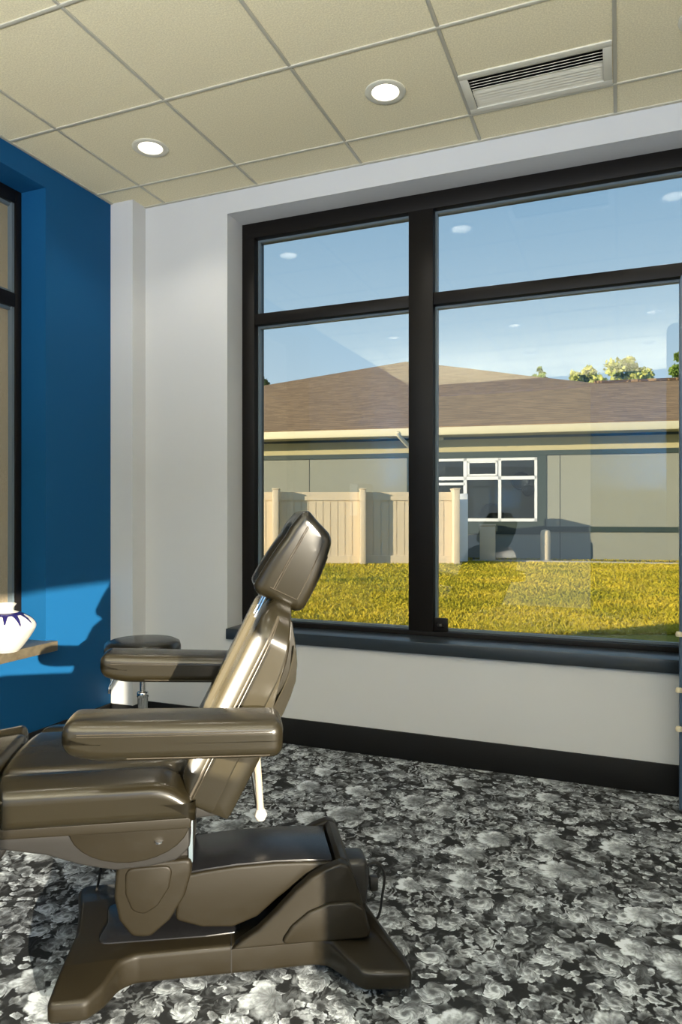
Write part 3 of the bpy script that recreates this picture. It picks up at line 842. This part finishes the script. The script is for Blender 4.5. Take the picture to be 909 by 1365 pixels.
boxes('window_surround', [(wx0-.1, wx0, -.02, 0, wz0-.30, wz1+.06), (wx1, wx1+.20, -.02, 0, wz0-.30, wz1+.06), (wx0, wx1, -.02, 0, wz0-.30, wz0), (wx0, wx1, -.02, 0, wz1, wz1+.06)], M['greentrim'], nb_)
M['bounce_band'] = mat('painted warm bounce', (.44,.39,.22), .9)  # warm bounce light below the soffit, painted as a cream strip
box('bounce_band', (xl, xr, -.012, 0, tz+.055, tz3-.10), M['bounce_band'], nb_)
box('joint', (onw(412,640).x, onw(412,640).x+.012, -.004, 0, onw(412,650).z-.4, tz-.05), M['ventdark'], nb_)
box('joint', (onw(746,640).x, onw(746,640).x+.012, -.004, 0, GZ, tz-.05), M['ventdark'], nb_)
# eave
OV = .55
gz1 = onw(700, 567, OV).z; gz0 = onw(700, 577, OV).z
box('soffit', (xl, xr, -OV, .0, gz0+.0, gz0+.03), M['soffit'], nb_)
box('gutter', (xl, xr, -OV-.10, -OV, gz0-.01, gz1), M['cream'], nb_, bevel=.02)
# window parts
nw = boxes('window_frame', [(wx0, wx1, -.03, .06, wz0, wz0+.07), (wx0, wx1, -.03, .06, wz1-.06, wz1), (wx0, wx0+.06, -.03, .06, wz0, wz1), (wx1-.06, wx1, -.03, .06, wz0, wz1)], M['winwhite'], nb_)
m1, m2, tm = onw(620, 650).x, onw(666, 650).x, onw(640, 637.5).z
boxes('window_bar', [(m1-.04, m1+.04, -.03, .05, wz0, wz1), (m2-.035, m2+.035, -.03, .05, wz0, wz1), (wx0, wx1, -.03, .05, tm-.04, tm+.04), (wx0, m1, -.03, .05, tm-.16, tm-.10)], M['winwhite'], nb_)
boxes('vent_sash', [(m1+.05, m2-.045, -.045, .02, tm+.05, tm+.095), (m1+.05, m2-.045, -.045, .02, wz1-.11, wz1-.065), (m1+.05, m1+.10, -.045, .02, tm+.05, wz1-.065), (m2-.095, m2-.045, -.045, .02, tm+.05, wz1-.065)], M['winwhite'], nb_)
box('window_pane', (wx0, wx1, .03, .036, wz0, wz1), M['glassdark'], nb_)
boxes('interior_wall', [(wx0-.3, wx1+.3, .84, .89, GZ, ez)], M['tan'], nb_)
boxes('interior_floor', [(wx0-.3, wx1+.3, .25, .84, GZ, wz0-.12)], M['tan'], nb_)
def bpt(px, py, off): p = onw(px, py, off); return ORG + E_*p.x + NI*p.y + Zv*p.z
def disc(name, px, py, rpx, off, th, m, label):
    c = bpt(px, py, off); r = rpx/CF*(16.1-off); o = empty(name, c, HD)
    bmx = lathe('disc', [(0,-th),(r*.6,-th*.9),(r*.92,-th*.4),(r,0),(r*.9,th*.5),(0,th)], m, o, 32)
    rim = tube('rim', [(r*math.cos(k*PI/20), r*math.sin(k*PI/20), 0) for k in range(40)], .02, M['bark'], o, 8, closed=True)
    for ob in (bmx, rim): ob.rotation_euler = (PI/2, 0, 0)
    return tag(o, label, 'wall decor')
M['basket'] = mat('woven brown tray', (.10,.08,.05), .7, vary=(25,.4))
disc('round_wall_tray', 694, 641, 11, -.78, .03, M['basket'], 'larger round woven tray hung on the wall inside the neighbor window')
disc('round_wall_tray', 704, 654, 7, -.70, .03, M['basket'], 'small round woven tray overlapping the larger one inside the neighbor window')
# domed dark lampshade on the sill inside
c = bpt(655, 694, -.42); dm = tag(empty('domed_lamp', c, HD), 'dark domed lamp standing inside the neighbor window', 'lamp'); r = .30
lathe('lamp_shade', [(r, 0.0+.06), (r*.96, .18), (r*.8, .30), (r*.5, .39), (0, .43)], M['decor'], dm, 32)
lathe('lamp_base', [(0,-.05),(.14,-.05),(.15,-.02),(.03,.0),(.03,.3),(0,.3)], M['decor'], dm, 24)
# roof: front slope cut to the outline of the hip and lower ridge
PT = R(19)
eL = Vector((0, -OV-.05, gz1+.02))
nrm = Vector((0, -math.sin(PT), math.cos(PT)))
def onroof(px, py):
    d = ray(px, py); dl = Vector((d.dot(E_), d.dot(NI), d.z)); c = Vector(((C0-ORG).dot(E_), (C0-ORG).dot(NI), CAMZ))
    t = (eL - c).dot(nrm)/dl.dot(nrm); return c + dl*t
apex = onroof(541, 482)
mid = onroof(792, 510.5); rend = onroof(1010, 504)
lowl = Vector((xl, eL.y, eL.z))
hipL = onroof(345, 515); dirL = (hipL-apex); kk = ((eL-apex).z)/dirL.z*.999; hipEnd = apex + dirL*kk
front = [ Vector((xr, eL.y, eL.z)), rend, mid, onroof(700, 500.5), onroof(620, 490.5), apex, hipL, hipEnd]
M4 = Matrix.Rotation(PT, 4, 'X')   # roof-plane frame so that courses run along the eave
ro = empty('roof', (0,0,0), 0, nb_)
bpy.data.objects.remove(ro)
inv = (Matrix.Translation(eL) @ M4).inverted()
q = [inv @ p for p in front]
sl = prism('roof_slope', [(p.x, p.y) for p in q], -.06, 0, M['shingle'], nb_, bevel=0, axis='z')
sl.matrix_local = Matrix.Translation(eL) @ M4
# rear slopes, falling away behind the ridges
bm = bmesh.new()
top = [hipEnd, hipL, apex, onroof(620, 490.5), onroof(700, 500.5), mid, rend]
T = [bm.verts.new(p + Vector((0,0,-.03))) for p in top]; Bk = [bm.verts.new((p.x, p.y + 7, p.z - 2.2)) for p in top]
for i in range(len(top)-1): bm.faces.new((T[i], T[i+1], Bk[i+1], Bk[i]))
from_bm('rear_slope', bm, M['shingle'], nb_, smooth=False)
box('ridge_cap', (mid.x, rend.x, mid.y-.12, mid.y+.12, mid.z-.03, mid.z+.04), M['shingle'], nb_)
# downspout from the gutter
d0, d1 = onw(531, 577, OV+.08), onw(558, 612, .06)
tube('downspout', smooth_path([d0, d0+Vector((.02,.02,-.08)), d1+Vector((0,-.02,.06)), d1, Vector((d1.x, -.06, GZ))], 5), .05, M['cream'], nb_, 10)
fl = onw(587, 582, .25); lathe('eave_light', [(.07,-.07),(.075,-.02),(.05,.0),(0,.03)], M['cream'], nb_, 16, (fl.x, fl.y, gz0-.02))
# paving strip along the wall
struct(box('path', (-30, 20, 0, 1, GZ-.05, GZ+.01), M['mulch'], mtx=None)).matrix_world = Matrix.Translation((ORG.x, ORG.y, 0)) @ Matrix.Rotation(HD, 4, 'Z') @ Matrix.Translation((0,-1.0,0))
struct(box('kerb', (onw(630,750,1.1).x, 20, -.12, .0, GZ-.05, GZ+.03), M['concrete'])).matrix_world = Matrix.Translation((ORG.x, ORG.y, 0)) @ Matrix.Rotation(HD, 4, 'Z') @ Matrix.Translation((0,-1.0,0))

# beige fence
FD = 14.3
fo = Vector((0,0,0)) + Fv*FD; fo.z = GZ
fe = tag(empty('vinyl_fence', fo, TH), 'beige vinyl privacy fence on the lawn in front of the building', 'fence')
def fx(px): return (px-CCX)/CF*FD
FT = (685-655.5)/CF*FD + CAMZ - GZ        # height of the fence above the grass
SET = .27
posts = [(363, 371), (480, 487.5), (605, 613)]
for a, b in posts:
    po = box('post', (fx(a), fx(b), 0, SET+.16, -.05, FT+.05), M['vinylfence'], fe, bevel=.008)
    cx = (fx(a)+fx(b))/2; w = (fx(b)-fx(a))/2+.012
    boxes('post_cap', [(cx-w, cx+w, -.012, SET+.17, FT+.05, FT+.075)], M['vinylfence'], po, bevel=.006)
for a, b in ((240, 363), (371, 480), (487.5, 605)):
    x0, x1 = fx(a), fx(b); bs_ = []
    bs_.append((x0, x1, SET-.025, SET+.075, FT-.17, FT)); bs_.append((x0, x1, SET-.025, SET+.075, .0, .17))
    nbd = 11 if b-a < 122 else 12; w = (x1-x0)/nbd
    for k in range(nbd): bs_.append((x0+k*w+.006, x0+(k+1)*w-.006, SET, SET+.05, .15, FT-.15))
    bs_.append((x0, x1, SET+.012, SET+.04, .15, FT-.15))
    boxes('panel', bs_, M['vinylfence'], fe)
bs_ = [(fx(613), fx(631), SET+.4, SET+.46, .02, FT-.02)]
gt = box('gate', (fx(613), fx(631), SET+.34, SET+.40, .02, FT-.02), M['winwhite'], fe, bevel=.01)
for z in (.22, .80): box('gate_hinge', (fx(613)-.02, fx(615.5), SET+.30, SET+.345, FT*z-.05, FT*z+.05), M['darkplastic'], gt)
# beige box and post by the wall
bx = tag(empty('utility_box', bpt(650, 748, .75), HD), 'narrow beige utility box standing by the fence end at the building wall', 'utility box'); bx.location.z = GZ+.01
box('body', (-.17,.17,-.12,.12,0,.76), M['vinylfence'], bx, bevel=.015); box('lid', (-.18,.18,-.13,.13,.76,.80), M['vinylfence'], bx, bevel=.012)
ps = tag(empty('bollard', bpt(727, 748, .7), HD), 'short beige bollard against the building wall right of the window', 'bollard'); ps.location.z = GZ+.01
lathe('shaft', [(0,0),(.105,0),(.105,.62),(.09,.66),(0,.69)], M['vinylfence'], ps, 24)
lathe('flange', [(.105,0),(.15,0),(.15,.015),(.105,.02)], M['concrete'], ps, 24)

# trees beyond the roof
def tree(px, ytop, halfpx, hpx, dist, m, n, leaf, label, seed):
    rg = np.random.default_rng(seed)
    t = C0 + ray(px, ytop)*dist; root = empty('tree', (t.x, t.y, GZ)); k = dist/CF
    hw, hh, top = halfpx*k, hpx*k, t.z - GZ
    blobs = [(rg.uniform(-1, 1)*hw*.7, rg.uniform(-.8, .8)*hw*.7, top - hh*rg.uniform(.12, .95), hw*rg.uniform(.22, .42)) for _ in range(14)]
    blobs.append((0, 0, top-hh*.14, hw*.22))
    V = np.zeros((n, 4, 3))
    for i in range(n):
        b = blobs[rg.integers(len(blobs))]; d = rg.normal(size=3); d /= np.linalg.norm(d); r = b[3]*rg.uniform(.35, 1.1)
        c = np.array([b[0]+d[0]*r, b[1]+d[1]*r, min(top, b[2]+d[2]*r*.9)])
        u = rg.normal(size=3); u /= np.linalg.norm(u); w = np.cross(u, rg.normal(size=3)); w /= np.linalg.norm(w); s = leaf*rg.uniform(.6, 1.3)
        V[i] = [c-u*s, c+w*s*.5, c+u*s, c-w*s*.5]
    me = bpy.data.meshes.new('crown'); me.from_pydata(V.reshape(-1, 3).tolist(), [], [tuple(range(4*i, 4*i+4)) for i in range(n)])
    link_mesh('crown', me, m, root, smooth=False)
    tr = tube('trunk', [(0,0,0), (.05,0,top*.45), (-.05,.05,top*.8)], [hw*.09+.1, hw*.06+.08, .04], M['bark'], root, 10)
    for b in blobs[:8]: tube('branch', [(0,0,top*.42), (b[0]*.6, b[1]*.6, (top*.5+b[2])/2), (b[0], b[1], b[2])], [.08,.05,.02], M['bark'], tr, 6)
    tag(root, label, 'tree', 'trees beyond the roof')
tree(785, 488, 32, 52, 36, M['leafyellow'], 2600, .16, 'yellow green treetop above the lower roof ridge, left of its fuller neighbor', 1)
tree(838, 474, 32, 60, 38, M['leafyellow'], 3400, .17, 'fullest yellow green treetop above the lower roof ridge', 2)
tree(719, 487, 11, 40, 36, M['leafgreen'], 900, .15, 'thin treetop just showing where the roof ridge dips', 3)
tree(905, 459, 18, 120, 30, M['leafgreen'], 3200, .17, 'green tree at the far right edge of the window', 4)
tree(348, 498, 16, 60, 42, M['leafdark'], 1400, .18, 'dark tree at the left edge of the window above the roof', 5)

# ------------------------------------------------------------------ light
w = bpy.data.worlds.new('sky'); scene.world = w; w.use_nodes = True
g = N(w); bg = g.n['Background']
gm = g.new('ShaderNodeTexCoord').outputs['Generated']; sp_ = g.new('ShaderNodeSeparateXYZ'); g.link(gm, sp_.inputs[0])
c = g.ramp(sp_.outputs[2], [(0, (.66,.76,.82)), (.12, (.54,.67,.75)), (.255, (.40,.56,.69)), (.42, (.25,.42,.59)), (.75, (.15,.31,.56)), (1, (.11,.25,.50))])
g.link(c, bg.inputs[0]); bg.inputs[1].default_value = 1.6
def sun(name, to, e, col, ang):
    l = bpy.data.lights.new(name, 'SUN'); l.energy = e; l.color = col; l.angle = R(ang)
    o = bpy.data.objects.new(name, l); COL.objects.link(o)
    o.rotation_euler = Vector(to).to_track_quat('Z', 'Y').to_euler(); o.location = (0,0,8); return o
sun('sun', (-.69,-.725,.225), 10.5, (1,.84,.58), .5)
# added upward fill lamps without fixtures, to brighten the ceiling
for x, y in ((-1.9, -1.5), (.5, -1.5)):
    al = bpy.data.lights.new('ceiling_fill', 'AREA'); al.shape = 'DISK'; al.size = 1.3; al.energy = 275; al.color = (.95,.97,1)
    ao = bpy.data.objects.new('ceiling_fill', al); COL.objects.link(ao); ao.location = (x, y, 1.5); ao.rotation_euler = (PI,0,0)
# added spots shining through the unseen openings, in place of sun beams
def glint(name, tgt, dr, e, cone, col, dist=24):
    dr = Vector(dr).normalized()
    l = bpy.data.lights.new(name, 'SPOT'); l.energy = e; l.color = col; l.spot_size = R(cone); l.spot_blend = .05; l.shadow_soft_size = .10
    o = bpy.data.objects.new(name, l); COL.objects.link(o); o.location = Vector(tgt) + dr*dist; o.rotation_euler = dr.to_track_quat('Z', 'Y').to_euler()
glint('added patch spot', (-.9, 1.55, .85), (.781,-.625,.16), 140000, 9, (1,.90,.72))  # added spot from the right, makes the bright patch on the blue wall
# added strong spot through the added left opening, aimed at the backrest front
glint('added backrest spot', (-1.03, 1.714, .85), (-.69,-.725,.225), 900000, 3, (1,.93,.80))

# ------------------------------------------------------------------ camera
cd = bpy.data.cameras.new('camera'); co = bpy.data.objects.new('camera', cd); COL.objects.link(co)
co.location = C0; co.rotation_euler = (PI/2, 0, TH)
cd.sensor_fit = 'AUTO'; cd.sensor_width = 36; cd.lens = 927/1365*36; cd.shift_y = 2.5/1365; cd.clip_start = .02; cd.clip_end = 500
scene.camera = co
scene.view_settings.view_transform = 'Standard'; scene.view_settings.look = 'None'
scene.view_settings.exposure = 0; scene.view_settings.gamma = 1; scene.view_settings.use_curve_mapping = False
scene.cycles.max_bounces = 10; scene.cycles.transparent_max_bounces = 16; scene.cycles.use_denoising = True
